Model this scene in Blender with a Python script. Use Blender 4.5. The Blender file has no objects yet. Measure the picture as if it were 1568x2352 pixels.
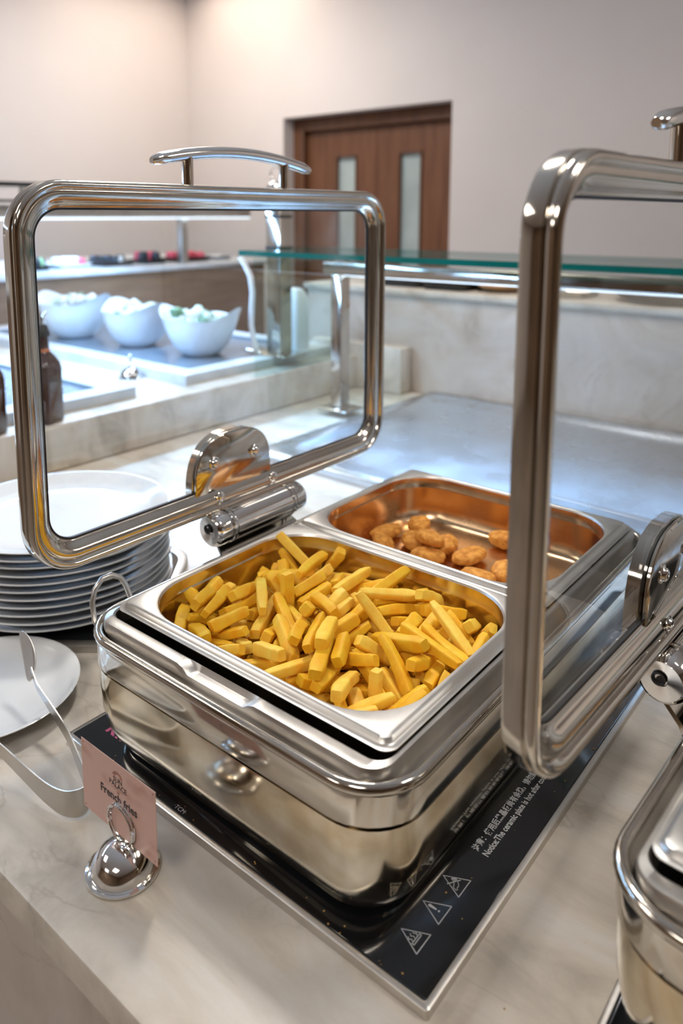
import bpy, bmesh, math, random
from mathutils import Vector, Matrix, Quaternion, Euler
random.seed(11)
PI = math.pi
sc = bpy.context.scene
COL = sc.collection

# ------------------------------------------------------------------ camera
cam_d = bpy.data.cameras.new('camera'); cam = bpy.data.objects.new('camera', cam_d); COL.objects.link(cam)
sc.camera = cam
YAW, PITCH, ROLL, FPX, PX, PY = .6997, .1480, -.0008, 1754.4, 717., 756.
_f = Vector((-math.sin(YAW)*math.cos(PITCH), math.cos(YAW)*math.cos(PITCH), -math.sin(PITCH)))
_r0 = Vector((math.cos(YAW), math.sin(YAW), 0)); _u0 = _r0.cross(_f)
_r = math.cos(ROLL)*_r0 + math.sin(ROLL)*_u0; _u = -math.sin(ROLL)*_r0 + math.cos(ROLL)*_u0
m = Matrix((_r, _u, -_f)).transposed().to_4x4(); m.translation = (.2747, -.4107, .5224)
cam.matrix_world = m
cam_d.sensor_fit = 'VERTICAL'; cam_d.sensor_height = 24; cam_d.lens = FPX/2352*24
cam_d.shift_x = (784-PX)/2352; cam_d.shift_y = (PY-1176)/2352
cam_d.clip_start = .02; cam_d.clip_end = 60
cam_d.dof.use_dof = True; cam_d.dof.focus_distance = .70; cam_d.dof.aperture_fstop = 3.0

# ------------------------------------------------------------------ world and big lights
w = bpy.data.worlds.new('world'); sc.world = w; w.use_nodes = True
w.node_tree.nodes['Background'].inputs[0].default_value = (.75, .8, 1, 1)
w.node_tree.nodes['Background'].inputs[1].default_value = .25
sc.view_settings.view_transform = 'Standard'; sc.view_settings.look = 'None'
sc.view_settings.gamma = 1; sc.view_settings.use_curve_mapping = False
sc.view_settings.exposure = 0.06
def area(name, loc, size, power, color, target=None, size_y=None, spread=None):
    l = bpy.data.lights.new(name, 'AREA'); l.energy = power; l.color = color; l.size = size
    if size_y: l.shape = 'RECTANGLE'; l.size_y = size_y
    if spread: l.spread = spread
    o = bpy.data.objects.new(name, l); COL.objects.link(o); o.location = loc
    if target is not None:
        o.rotation_euler = (Vector(target)-Vector(loc)).to_track_quat('-Z', 'Y').to_euler()
    return o
WARM = (1, .87, .74); NEUT = (1, .95, .9); COOL = (.32, .60, 1)
# ceiling luminaires of the dining room
for (x, y, p, s) in ((-.9, .9, 24, .3), (1.2, .6, 16, .4), (.6, -2.2, 24, .9), (-2.4, -1.4, 24, .9), (-2.9, 2.2, 24, .6), (2.6, 2.4, 20, .6), (-1.2, -3.8, 24, 1.0)):
    area('ceiling_lamp_light', (x, y, 2.05), s, p, NEUT)
# wall-washing downlight in the far corner of the room
area('corner_downlight', (-3.5, 2.9, 2.1), 1.0, 13, (1, .82, .66))
# cold white LED strips under the two glass guards
area('guard_strip_light', (.3, 1.12, .362), 2.3, 18, COOL, (.3, 1.0, 0), .03, 1.7)
area('salad_strip_light', (-1.5, .3, .62), .05, 27, COOL, (-1.5, .3, 0), 1.6)
area('rear_strip_light', (-2.62, 1.5, .49), .03, 16, COOL, (-2.7, 1.5, 0), 2.0)

# ------------------------------------------------------------------ materials
def newmat(name):
    mt = bpy.data.materials.new(name); mt.use_nodes = True
    nt = mt.node_tree; return mt, nt, nt.nodes, nt.links, nt.nodes['Principled BSDF']
def pbr(name, col, rough=.5, metal=0, var=0, scale=20, bump=0, bscale=60, spec=.5, col2=None, stretch=None, rvar=0, coat=0, sss=0, detail=4):
    mt, nt, N, L, B = newmat(name)
    B.inputs['Base Color'].default_value = (*col, 1); B.inputs['Roughness'].default_value = rough
    B.inputs['Metallic'].default_value = metal; B.inputs['Specular IOR Level'].default_value = spec
    B.inputs['Coat Weight'].default_value = coat
    if sss:
        B.inputs['Subsurface Weight'].default_value = sss; B.inputs['Subsurface Radius'].default_value = (.01, .004, .001); B.inputs['Subsurface Scale'].default_value = .4
    tc = N.new('ShaderNodeTexCoord'); src = tc.outputs['Object']
    if stretch:
        mp = N.new('ShaderNodeMapping'); mp.inputs['Scale'].default_value = stretch; L.new(src, mp.inputs[0]); src = mp.outputs[0]
    nz = N.new('ShaderNodeTexNoise'); nz.inputs['Scale'].default_value = scale; nz.inputs['Detail'].default_value = detail; L.new(src, nz.inputs[0])
    if var or col2:
        rp = N.new('ShaderNodeValToRGB'); c2 = col2 or tuple(c*(1-var) for c in col)
        rp.color_ramp.elements[0].color = (*c2, 1); rp.color_ramp.elements[1].color = (*col, 1)
        rp.color_ramp.elements[0].position = .35; rp.color_ramp.elements[1].position = .65
        L.new(nz.outputs[0], rp.inputs[0]); L.new(rp.outputs[0], B.inputs['Base Color'])
    if rvar:
        mr = N.new('ShaderNodeMapRange'); mr.inputs[1].default_value = .35; mr.inputs[2].default_value = .7
        mr.inputs[3].default_value = rough; mr.inputs[4].default_value = rough+rvar; L.new(nz.outputs[0], mr.inputs[0]); L.new(mr.outputs[0], B.inputs['Roughness'])
    if bump:
        n2 = N.new('ShaderNodeTexNoise'); n2.inputs['Scale'].default_value = bscale; n2.inputs['Detail'].default_value = 5; L.new(src, n2.inputs[0])
        b = N.new('ShaderNodeBump'); b.inputs['Strength'].default_value = bump; b.inputs['Distance'].default_value = .002
        L.new(n2.outputs[0], b.inputs['Height']); L.new(b.outputs[0], B.inputs['Normal'])
    return mt
def stone(name, base, dark, light, scale=1.0):
    mt, nt, N, L, B = newmat(name)
    tc = N.new('ShaderNodeTexCoord'); mp = N.new('ShaderNodeMapping'); L.new(tc.outputs['Object'], mp.inputs[0])
    mp.inputs['Scale'].default_value = (1.0*scale, 2.2*scale, 1.0*scale); mp.inputs['Rotation'].default_value = (.3, .2, .5)
    a = N.new('ShaderNodeTexNoise'); a.inputs['Scale'].default_value = 3.2; a.inputs['Detail'].default_value = 9; a.inputs['Roughness'].default_value = .62; a.inputs['Distortion'].default_value = .9
    L.new(mp.outputs[0], a.inputs[0])
    r = N.new('ShaderNodeValToRGB'); e = r.color_ramp.elements; e[0].position = .3; e[0].color = (*dark, 1); e[1].position = .72; e[1].color = (*light, 1)
    m_ = r.color_ramp.elements.new(.5); m_.color = (*base, 1); L.new(a.outputs[0], r.inputs[0])
    # thin darker veins
    v = N.new('ShaderNodeTexNoise'); v.inputs['Scale'].default_value = 2.3; v.inputs['Detail'].default_value = 7; v.inputs['Distortion'].default_value = 1.8; L.new(mp.outputs[0], v.inputs[0])
    s = N.new('ShaderNodeMath'); s.operation = 'SUBTRACT'; s.inputs[1].default_value = .5; L.new(v.outputs[0], s.inputs[0])
    ab = N.new('ShaderNodeMath'); ab.operation = 'ABSOLUTE'; L.new(s.outputs[0], ab.inputs[0])
    mr = N.new('ShaderNodeMapRange'); mr.inputs[1].default_value = 0; mr.inputs[2].default_value = .012; mr.inputs[3].default_value = .28; mr.inputs[4].default_value = 0; L.new(ab.outputs[0], mr.inputs[0])
    f = N.new('ShaderNodeTexNoise'); f.inputs['Scale'].default_value = 5; L.new(tc.outputs['Object'], f.inputs[0])
    fm = N.new('ShaderNodeMapRange'); fm.inputs[1].default_value = .48; fm.inputs[2].default_value = .62; L.new(f.outputs[0], fm.inputs[0])
    mu = N.new('ShaderNodeMath'); mu.operation = 'MULTIPLY'; L.new(mr.outputs[0], mu.inputs[0]); L.new(fm.outputs[0], mu.inputs[1])
    mx = N.new('ShaderNodeMixRGB'); L.new(mu.outputs[0], mx.inputs[0]); L.new(r.outputs[0], mx.inputs[1]); mx.inputs[2].default_value = (dark[0]*.62, dark[1]*.55, dark[2]*.45, 1)
    L.new(mx.outputs[0], B.inputs['Base Color']); B.inputs['Roughness'].default_value = .33
    n2 = N.new('ShaderNodeTexNoise'); n2.inputs['Scale'].default_value = 180; L.new(tc.outputs['Object'], n2.inputs[0])
    b = N.new('ShaderNodeBump'); b.inputs['Strength'].default_value = .06; b.inputs['Distance'].default_value = .001; L.new(n2.outputs[0], b.inputs['Height']); L.new(b.outputs[0], B.inputs['Normal'])
    return mt
def glass(name, tint=(1, 1, 1), refl=1.0, rough=.0, dirt=0.0):
    """thin pane: fresnel mix of clear and mirror, with faint smears"""
    mt, nt, N, L, B = newmat(name); N.remove(B); out = N['Material Output']
    t = N.new('ShaderNodeBsdfTransparent'); t.inputs[0].default_value = (*tint, 1)
    g = N.new('ShaderNodeBsdfGlossy'); g.inputs['Roughness'].default_value = rough
    lw = N.new('ShaderNodeLayerWeight'); lw.inputs[0].default_value = .5
    pw = N.new('ShaderNodeMath'); pw.operation = 'POWER'; pw.inputs[1].default_value = 4.5; L.new(lw.outputs['Facing'], pw.inputs[0])
    mu = N.new('ShaderNodeMath'); mu.operation = 'MULTIPLY_ADD'; mu.inputs[1].default_value = .9*refl; mu.inputs[2].default_value = .045*refl; L.new(pw.outputs[0], mu.inputs[0])
    mx = N.new('ShaderNodeMixShader'); L.new(mu.outputs[0], mx.inputs[0]); L.new(t.outputs[0], mx.inputs[1]); L.new(g.outputs[0], mx.inputs[2])
    last = mx
    if dirt:
        tc = N.new('ShaderNodeTexCoord'); n = N.new('ShaderNodeTexNoise'); n.inputs['Scale'].default_value = 9; n.inputs['Detail'].default_value = 8; n.inputs['Distortion'].default_value = 1
        L.new(tc.outputs['Object'], n.inputs[0]); mr = N.new('ShaderNodeMapRange'); mr.inputs[1].default_value = .5; mr.inputs[2].default_value = .8; mr.inputs[4].default_value = dirt; L.new(n.outputs[0], mr.inputs[0])
        d = N.new('ShaderNodeBsdfDiffuse'); d.inputs[0].default_value = (.8, .85, .9, 1)
        m2 = N.new('ShaderNodeMixShader'); L.new(mr.outputs[0], m2.inputs[0]); L.new(mx.outputs[0], m2.inputs[1]); L.new(d.outputs[0], m2.inputs[2]); last = m2
    L.new(last.outputs[0], out.inputs[0]); return mt
def emit(name, col, s):
    mt, nt, N, L, B = newmat(name); B.inputs['Base Color'].default_value = (*col, 1)
    B.inputs['Emission Color'].default_value = (*col, 1); B.inputs['Emission Strength'].default_value = s; return mt

M = {}
M['polished'] = pbr('polished_steel', (.66, .61, .54), .07, 1, var=.12, scale=14, rvar=.09, bump=.03, bscale=25)
M['chrome'] = pbr('chrome', (.82, .81, .8), .05, 1, var=.05, scale=30, rvar=.06)
M['brushed'] = pbr('brushed_steel', (.62, .585, .54), .33, 1, var=.12, scale=26, rvar=.1, bump=.05, bscale=150, stretch=(1, 1, 1))
M['pansteel'] = pbr('pan_steel', (.68, .645, .60), .34, 1, var=.08, scale=18, rvar=.08)
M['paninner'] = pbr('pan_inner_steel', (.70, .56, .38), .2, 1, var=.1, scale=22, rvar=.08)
M['paninner_reflect'] = pbr('nugget_reflection_pan_steel', (.74, .50, .30), .2, 1, var=.1, scale=22, rvar=.08)  # warm base colour stands in for the nuggets mirrored in the steel
M['steel_tray'] = pbr('satin_tray_steel', (.68, .72, .78), .24, 1, var=.06, scale=6, rvar=.08)
M['stained'] = pbr('stained_mirror_steel', (.78, .73, .62), .09, 1, scale=22, rvar=.09, col2=(.56, .46, .32), bump=.12, bscale=14, detail=10)
M['black_glass'] = pbr('black_ceramic_glass', (.006, .007, .009), .06, 0, scale=10, rvar=.07, spec=.6)
M['rubber'] = pbr('black_rubber', (.012, .012, .014), .5)
M['dark'] = pbr('dark_ware_recess_shade', (.03, .028, .026), .5, 0, var=.3)  # plain dark ware, and the painted shade deep in the water pans
M['counter'] = stone('counter_stone', (.55, .49, .41), (.34, .30, .245), (.64, .61, .56), 1.6)
M['backstone'] = stone('back_counter_stone', (.47, .40, .335), (.30, .235, .18), (.55, .50, .45), 1.3)
M['wall'] = pbr('plaster_wall', (.70, .655, .64), .85, var=.03, scale=3, bump=.05, bscale=120)
M['wall_dark'] = pbr('beige_dining_wall', (.22, .14, .085), .7, var=.3, scale=1.5)
M['ceiling'] = pbr('ceiling_paint', (.78, .75, .72), .9, var=.03)
M['floor'] = pbr('floor_tile', (.26, .21, .17), .4, var=.25, scale=3)
M['wood'] = pbr('walnut_door_veneer', (.185, .078, .036), .42, col2=(.13, .05, .022), scale=5, stretch=(6, 6, .5), detail=8)
M['wood_frame'] = pbr('walnut_door_frame', (.15, .062, .028), .4, col2=(.10, .04, .018), scale=5, stretch=(6, 6, .6), detail=8)
M['wood_panel'] = pbr('brown_counter_panel', (.27, .165, .10), .45, col2=(.22, .13, .08), scale=6, stretch=(1, 1, 6))
M['porcelain'] = pbr('white_porcelain', (.70, .70, .69), .12, var=.02, spec=.6, coat=.3)
M['porcelain_bowl'] = pbr('white_melamine', (.80, .82, .84), .22, var=.02)
M['marble'] = pbr('pale_marble_board', (.66, .68, .70), .3, col2=(.52, .55, .58), scale=12, detail=8)
M['glass'] = glass('lid_glass', (.97, .985, .99), 1.0, 0.0, .10)
M['guard_glass'] = glass('guard_glass', (.90, .96, .94), .9)
M['glass_edge'] = pbr('green_glass_edge', (.0, .16, .14), .15, spec=.6, var=.2, scale=8)
M['door_glass'] = pbr('frosted_door_glass', (.50, .60, .60), .25, var=.25, scale=3)
M['card'] = None
M['ink'] = pbr('black_ink', (.03, .03, .035), .6)
M['ink_red'] = pbr('brown_red_ink', (.30, .09, .06), .6)
M['white_print'] = pbr('white_print', (.62, .62, .62), .5)
M['pink_print'] = pbr('pink_print', (.62, .10, .24), .5)
M['led'] = emit('led_strip_diffuser', (.75, .88, 1), 2.2)
M['frontstone'] = stone('counter_front_stone', (.29, .215, .15), (.16, .115, .075), (.35, .285, .215), 1.7)
M['lamp'] = emit('ceiling_lamp_diffuser', (1, .93, .84), 6)
M['lid_white'] = pbr('white_plastic', (.82, .84, .86), .35, var=.03)
FRIES='''-993,608,913,849,0,0,529,546,119,106 -1576,1911,914,143,0,0,-990,341,110,107 -2762,1986,924,830,0,0,558,350,119,127 -1316,951,914,220,0,0,-976,513,126,107 -1946,1441,917,920,0,0,-391,637,126,115 -1604,946,916,976,0,0,220,786,110,112 -1483,534,924,233,-233,668,-668,661,128,108 -1124,719,918,0,613,-790,0,494,117,116 -657,1894,923,34,-35,-706,706,320,127,120 -1444,710,919,668,668,233,233,371,118,119 -519,1332,920,191,191,681,681,547,120,118 -2426,547,915,954,0,0,-301,523,118,110 -1840,1627,914,121,121,697,697,409,108,115 -712,2197,918,0,127,992,0,687,128,116 -2703,922,913,0,240,971,1,550,125,106 -1329,373,978,160,-36,986,25,349,122,127 -1754,2358,938,129,991,-23,-23,516,121,108 -2260,291,951,15,998,-52,39,731,115,124 -1057,278,959,693,718,56,2,716,128,112 -1937,1168,921,902,0,0,-432,531,122,123 -1388,1337,982,609,-706,163,-322,449,128,110 -1001,1261,922,466,466,532,532,481,124,113 -1371,2167,915,542,0,0,-840,329,113,110 -827,2071,1017,435,-293,664,-533,699,126,126 -1835,1954,927,677,-677,-204,204,472,134,122 -2281,1635,922,846,0,0,534,325,132,124 -723,670,995,32,-982,155,105,675,109,123 -2278,583,917,213,-213,-674,674,450,114,111 -1138,2143,923,660,0,0,-752,395,128,126 -1700,630,913,848,0,0,531,429,122,105 -1138,1646,996,532,-640,301,-465,600,111,106 -1627,1997,1049,392,-298,-639,591,331,115,123 -2733,1441,915,1,-891,-454,0,723,124,110 -1289,2417,1032,648,-759,50,42,712,133,111 -1929,464,946,22,899,-434,45,571,126,115 -640,803,923,223,0,0,975,771,112,125 -1362,858,1035,1,377,-926,32,793,112,115 -2037,1459,1043,83,-119,-691,708,336,120,121 -2886,1742,945,389,-309,-636,591,460,111,111 -615,1676,917,675,-675,-210,210,791,115,108 -2895,778,1087,707,-150,-42,689,711,132,111 -1867,2251,1012,60,165,186,967,538,120,113 -2319,2196,922,382,-20,-50,923,458,134,111 -3001,948,1011,391,606,-525,-452,589,113,113 -1392,1643,917,688,688,-165,-165,427,115,115 -2252,2315,1009,960,-197,150,-130,648,114,110 -677,1296,920,271,0,0,963,365,108,119 -2137,1099,918,421,-421,-568,568,689,116,111 -409,1512,999,300,-480,530,-632,548,123,111 -1332,495,1040,40,-18,18,-999,567,126,111 -1636,1139,992,497,437,-621,-420,542,116,110 -2444,1762,1005,629,-627,211,-409,658,117,128 -2786,1257,1033,35,-919,368,138,684,128,124 -1106,797,1144,110,530,-837,76,762,132,121 -2959,1489,937,703,1,-8,711,338,120,106 -1230,628,1046,999,11,9,40,359,122,117 -1375,1515,1007,313,-904,287,-51,485,128,110 -2201,689,1017,445,-174,89,874,530,125,120 -365,884,1002,458,-691,377,-413,629,121,116 -843,1035,1015,507,-179,-116,-835,504,121,108 -258,1114,1141,542,493,-186,655,547,122,128 -2445,1253,923,0,994,108,0,324,122,127 -2831,1865,1092,671,-584,436,-140,573,117,124 -2730,1182,1129,987,76,119,-79,690,128,111 -1247,1366,1116,132,76,812,563,538,116,106 -827,1771,1049,773,-523,-268,239,481,118,127 -1824,1532,1049,97,-107,-646,749,637,110,126 -2115,1972,986,260,-61,-135,-954,628,121,113 -1292,685,1170,393,364,-612,-582,506,126,108 -2475,941,1035,965,-233,25,118,629,135,115 -2742,2252,950,51,226,-971,64,417,130,110 -648,471,915,21,-21,-709,704,494,110,111 -764,1337,1039,959,-20,6,-281,397,132,114 -2150,1821,1059,31,-271,956,-109,393,127,126 -2581,706,1056,756,636,-143,53,710,134,111 -2669,2076,1151,8,-303,-260,-917,776,131,126 -1893,1750,1014,161,-196,-422,-870,354,116,108 -765,496,1078,326,82,-209,918,720,113,111 -2326,989,1141,715,-174,156,659,520,132,116 -2628,1012,1129,4,-5,234,972,327,132,120 -1450,1296,1108,31,-165,-630,758,731,119,121 -2612,1431,1046,922,-289,258,12,455,121,126 -1496,2302,1056,994,-80,65,-29,630,109,106 -740,651,1117,135,288,659,682,414,113,127 -2679,1302,1131,87,-174,-697,-690,503,111,107 -1874,454,1070,888,-30,-41,-456,575,130,124 -1365,1123,1065,142,-226,187,945,414,128,116 -939,1973,1105,978,88,-106,154,546,133,111 -235,1572,1068,14,700,-707,-102,619,128,121 -273,2001,1036,141,-560,-186,795,318,114,116 -428,1199,1110,177,-278,944,-30,552,121,105 -1824,1574,1159,273,-23,-70,-959,504,129,119 -442,2248,1138,327,-337,297,831,594,117,128 -2631,1821,1266,59,393,-911,-108,637,134,109 -2078,1063,1036,524,13,4,851,784,129,112 -1687,1237,1085,138,-81,116,980,408,112,125 -2658,461,918,83,0,0,997,437,111,116 -2418,2190,1048,59,-88,790,604,468,116,108 -327,936,1112,486,15,197,851,423,115,123 -2649,1693,1099,597,721,-64,-346,494,109,128 -2287,2008,1090,380,898,219,30,606,113,112 -1280,1645,1081,770,-245,-167,-565,605,112,117 -1935,1077,1041,379,-379,-597,597,633,116,118 -1776,718,1121,232,-235,28,-943,418,119,127 -1348,2174,1032,695,-718,-15,-37,504,112,105 -2586,642,1273,607,-230,-87,-756,528,113,113 -679,1139,1153,957,-227,-162,-79,412,131,106 -821,992,1156,959,-145,206,-127,766,130,109 -2454,1406,1140,866,-362,138,-316,431,109,127 -2732,1930,1182,30,474,277,836,394,123,122 -2185,1133,1159,505,507,488,499,786,126,112 -962,2088,988,155,-509,834,149,352,121,110 -739,1522,1075,367,79,387,842,320,118,113 -1111,2420,1130,78,995,0,-65,728,127,107 -2398,2408,1316,267,-853,-131,-428,374,128,124 -484,2106,1034,969,-18,10,245,440,127,110 -528,1654,1072,71,118,976,-168,419,125,111 -1037,1804,1133,105,138,-253,-952,353,118,125 -1858,1704,1240,900,405,-52,151,796,128,114 -635,997,1186,205,-137,-958,148,403,128,106 -2214,1079,1282,533,0,-8,846,801,128,122 -2764,599,1022,526,473,-526,473,324,114,120 -1743,1958,1049,871,20,39,-489,420,116,108 -513,1890,1228,852,-522,-39,16,707,111,120 -1658,1319,1279,560,-524,-567,299,791,132,119 -2070,598,1211,80,-298,-581,753,319,122,114 -1319,1832,1144,138,202,-249,-937,401,113,119 -1749,1505,1307,277,-606,740,97,518,135,122 -2344,1052,1241,436,-709,287,-474,359,120,110 -1034,1702,1189,469,-881,-34,49,807,115,106 -413,440,1180,369,-174,591,-695,520,134,110 -1950,857,1250,804,-268,-65,-527,444,117,125 -1741,505,1195,674,601,303,304,794,122,116 -1389,749,1163,536,-14,-36,-844,532,119,118 -2573,1612,1254,87,-348,211,-909,415,112,106 -519,1409,1172,550,404,-596,-423,366,129,110 -2391,543,1203,226,90,694,-678,807,111,110 -788,1659,1289,703,162,-94,686,768,121,108 -1834,895,1235,801,-222,44,-554,487,116,121 -1362,546,1307,395,-426,561,-590,697,129,106 -2360,364,1059,721,692,-14,40,797,110,124 -798,2152,1164,72,154,-604,-779,336,111,121 -1356,1150,1248,856,10,-233,461,720,116,110 -1942,2421,1178,60,13,974,-219,759,111,113 -518,1387,1306,694,-118,108,702,691,114,111 -873,633,1309,16,812,-567,137,552,124,121 -1519,1934,1154,106,-250,-41,-962,605,128,109 -1059,2003,1208,681,-271,24,680,718,113,112 -418,832,1189,20,862,382,332,516,117,110 -646,1604,1332,302,-535,746,-256,701,118,128 -2660,2386,1149,585,351,564,-465,332,132,116 -1479,2036,1260,228,-233,-4,-945,504,112,119 -1205,1984,1287,701,-320,-50,635,770,131,120 -992,959,1332,522,-837,-86,-137,436,120,112 -2728,2165,1359,448,-813,54,367,708,131,116 -670,485,1202,445,97,201,-867,729,108,124 -1333,1977,1173,325,-32,-678,-658,428,111,118 -387,665,1197,438,243,145,-853,652,128,116 -2173,317,1238,183,-96,956,-209,654,110,111 -1807,2202,1162,915,-402,-13,31,514,111,112 -243,1717,1291,153,-724,661,126,560,111,123 -953,1156,1345,279,-803,-233,473,416,125,124 -1672,762,1367,529,-795,288,-71,574,131,111 -1885,1023,1356,596,-754,253,-111,789,118,120 -2528,1079,1282,218,-736,578,-275,761,126,110 -1090,227,1160,118,126,728,-663,355,132,123 -1641,2105,1238,15,-300,894,332,606,111,108 -1385,1421,1343,548,294,57,-781,441,115,109 -1795,2131,1260,135,252,-380,-880,605,131,114 -473,1833,1094,109,-206,426,-874,317,109,122 -2217,2289,1196,56,105,-226,-967,393,127,119 -2870,1053,1251,154,-671,-726,-6,411,117,111 -1323,339,1124,991,16,-83,107,539,117,110 -1186,703,1422,514,-24,25,857,699,135,114 -1456,1559,1323,598,-535,-542,250,327,133,119 -2467,405,1188,993,-25,-72,93,773,127,125 -401,1484,1285,474,532,-472,-519,711,109,123 -2798,465,1264,918,-60,-51,-390,693,131,109 -682,1097,1354,197,925,-184,-266,595,109,108 -2351,1841,1263,321,-52,-384,-864,598,135,120 -1085,632,1299,436,-653,489,-379,443,110,119 -1798,1229,1406,392,770,-497,82,599,117,127 -2355,1151,1413,379,-22,20,925,707,124,127 -1888,1148,1318,960,-144,-24,-241,567,108,111 -3012,995,1262,278,-648,707,49,449,131,118 -1040,2238,1381,707,-68,-314,-630,510,123,116 -2047,1821,1190,971,162,67,162,355,121,110 -556,2066,1227,235,-183,-917,-266,531,114,118 -2185,1351,1427,441,-548,-438,-559,406,110,124 -2476,1538,1289,25,373,-147,916,394,135,114 -2228,1836,1349,786,-199,-354,466,489,124,107 -867,2240,1285,753,446,361,321,501,134,123 -2022,1605,1334,125,-617,776,14,418,109,106 -2625,782,1393,280,802,-518,-101,686,133,121 -502,2151,1308,578,32,432,691,658,120,109 -667,778,1220,481,519,481,-518,470,123,106 -440,1504,1427,987,37,113,-111,545,112,122 -1564,798,1451,744,428,-290,-424,343,118,114 -2353,1539,1348,357,189,-718,566,343,133,123 -497,1724,1473,126,-234,-960,-88,706,120,107 -1666,522,1350,14,154,622,-768,425,125,108 -2063,2038,1307,467,209,545,664,410,119,109 -1717,1391,1420,78,-216,-794,563,504,121,109 -1280,881,1530,543,-24,24,839,475,128,127 -1867,2029,1381,571,384,408,600,628,110,122 -2299,638,1386,293,542,-652,-442,422,129,127 -1108,867,1426,836,179,-76,-513,400,113,123 -1482,2174,1438,663,-317,-356,577,614,113,108 -2427,2020,1400,445,-677,439,-388,780,119,122 -2742,713,1422,1,-510,-825,243,548,119,123 -2999,1775,1108,127,665,490,548,326,118,119 -1143,1512,1374,342,254,-800,424,719,130,126 -1498,1020,1279,533,-104,-209,813,371,121,117 -594,380,1255,109,903,386,151,403,116,118 -1478,945,1424,450,250,470,717,685,121,110 -2633,1179,1344,427,694,-562,-144,588,122,111 -794,1322,1409,981,55,-172,-72,673,119,127 -1300,2134,1325,526,265,-458,-666,704,133,124 -2858,771,1265,128,240,-450,851,453,126,105 -917,1663,1355,167,736,-639,-151,401,134,123 -1355,1201,1394,18,795,560,232,366,125,126 -2401,352,1325,178,67,698,690,346,120,127 -520,1400,1447,993,-38,48,-101,715,110,119 -1323,1901,1465,460,-201,124,-856,646,115,107 -2152,1642,1390,693,354,153,609,430,118,126'''
NUGS='''-1653,4209,939,573,0,0,-819,543,317,183 -1204,4870,1013,224,404,-775,-431,470,361,206 -1475,4931,956,0,-242,970,0,506,322,222 -2609,3692,982,286,811,-481,-170,518,333,185 -2067,3890,940,192,0,0,-981,459,350,186 -2030,4293,954,588,0,0,809,511,301,217 -2418,4153,945,928,0,0,-371,452,366,197 -2627,4591,957,0,-482,-876,0,424,321,225 -2859,3503,939,893,0,0,450,480,337,182 -2061,3041,946,315,0,0,-949,525,307,198 -1545,3444,959,343,0,0,939,551,341,229 -1680,3032,950,307,0,0,-952,499,309,208 -2139,4049,1093,198,-7,93,976,492,311,190 -1091,4078,947,0,-877,481,0,489,337,202 -2878,4153,939,0,-599,801,0,527,304,183 -2498,3032,938,230,0,0,973,476,357,181 -1255,3676,957,0,999,40,0,471,327,224'''

# ------------------------------------------------------------------ mesh helpers
def mesh(name, V, F, mat, parent=None, smooth=True, angle=40, off=(0, 0, 0)):
    me = bpy.data.meshes.new(name); me.from_pydata([(v[0]-off[0], v[1]-off[1], v[2]-off[2]) for v in V], [], F)
    bm = bmesh.new(); bm.from_mesh(me); bmesh.ops.recalc_face_normals(bm, faces=bm.faces); bm.to_mesh(me); bm.free()
    me.materials.append(mat)
    if smooth:
        me.shade_smooth(); me.set_sharp_from_angle(angle=math.radians(angle))
    o = bpy.data.objects.new(name, me); COL.objects.link(o)
    if parent: o.parent = parent
    return o
def thing(name, loc, label, cat, group=None, rz=0):
    o = bpy.data.objects.new(name, None); COL.objects.link(o); o.location = loc; o.rotation_euler = (0, 0, rz)
    o.empty_display_size = .05
    return tag(o, label, cat, group)
def tag(o, label, cat, group=None):
    o['label'] = label; o['category'] = cat
    if group: o['group'] = group
    return o
def structure(o): o['kind'] = 'structure'; return o
def rr(hx, hy, r, n=7, m=1):
    """rounded rectangle, m segments on each straight side"""
    r = max(min(r, hx-1e-4, hy-1e-4), 1e-4); o = []
    cs = ((hx-r, hy-r, 0), (-hx+r, hy-r, 90), (-hx+r, -hy+r, 180), (hx-r, -hy+r, 270))
    for k, (cx, cy, a0) in enumerate(cs):
        for i in range(n+1):
            a = math.radians(a0+90*i/n); o.append((cx+r*math.cos(a), cy+r*math.sin(a)))
        nx = cs[(k+1) % 4]; a = math.radians(a0+90); p = (cx+r*math.cos(a), cy+r*math.sin(a)); q = (nx[0]+r*math.cos(math.radians(nx[2])), nx[1]+r*math.sin(math.radians(nx[2])))
        for j in range(1, m): o.append((p[0]+(q[0]-p[0])*j/m, p[1]+(q[1]-p[1])*j/m))
    return o
def bridge(loops, cap0=False, cap1=False, ring=False):
    V = []; F = []; n = len(loops[0])
    for l in loops: V += l
    K = len(loops)
    for k in range(K if ring else K-1):
        a = k*n; b = ((k+1) % K)*n
        for i in range(n):
            j = (i+1) % n; F.append((a+i, a+j, b+j, b+i))
    if cap0: F.append(tuple(range(n-1, -1, -1)))
    if cap1: F.append(tuple(range((K-1)*n, K*n)))
    return V, F
def rr_loft(spec, c=(0, 0), cap0=False, cap1=False, ring=False, n=7, m=1, fn=None):
    """spec: (hx, hy, r, z) loops"""
    L = [[(c[0]+x, c[1]+y, z) for x, y in rr(hx, hy, r, n, m)] for hx, hy, r, z in spec]
    if fn: L = [[fn(p, k) for p in l] for k, l in enumerate(L)]
    return bridge(L, cap0, cap1, ring)
def box(x0, x1, y0, y1, z0, z1, b=0):
    if b <= 0:
        V = [(x, y, z) for x in (x0, x1) for y in (y0, y1) for z in (z0, z1)]
        return V, [(0, 1, 3, 2), (4, 6, 7, 5), (0, 4, 5, 1), (2, 3, 7, 6), (0, 2, 6, 4), (1, 5, 7, 3)]
    hx, hy = (x1-x0)/2, (y1-y0)/2
    return rr_loft([(hx-b, hy-b, b*.3, z0), (hx, hy, b, z0+b), (hx, hy, b, z1-b), (hx-b*.3, hy-b*.3, b, z1-b*.3), (hx-b, hy-b, b*.6, z1)], ((x0+x1)/2, (y0+y1)/2), True, True, n=3)
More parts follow.
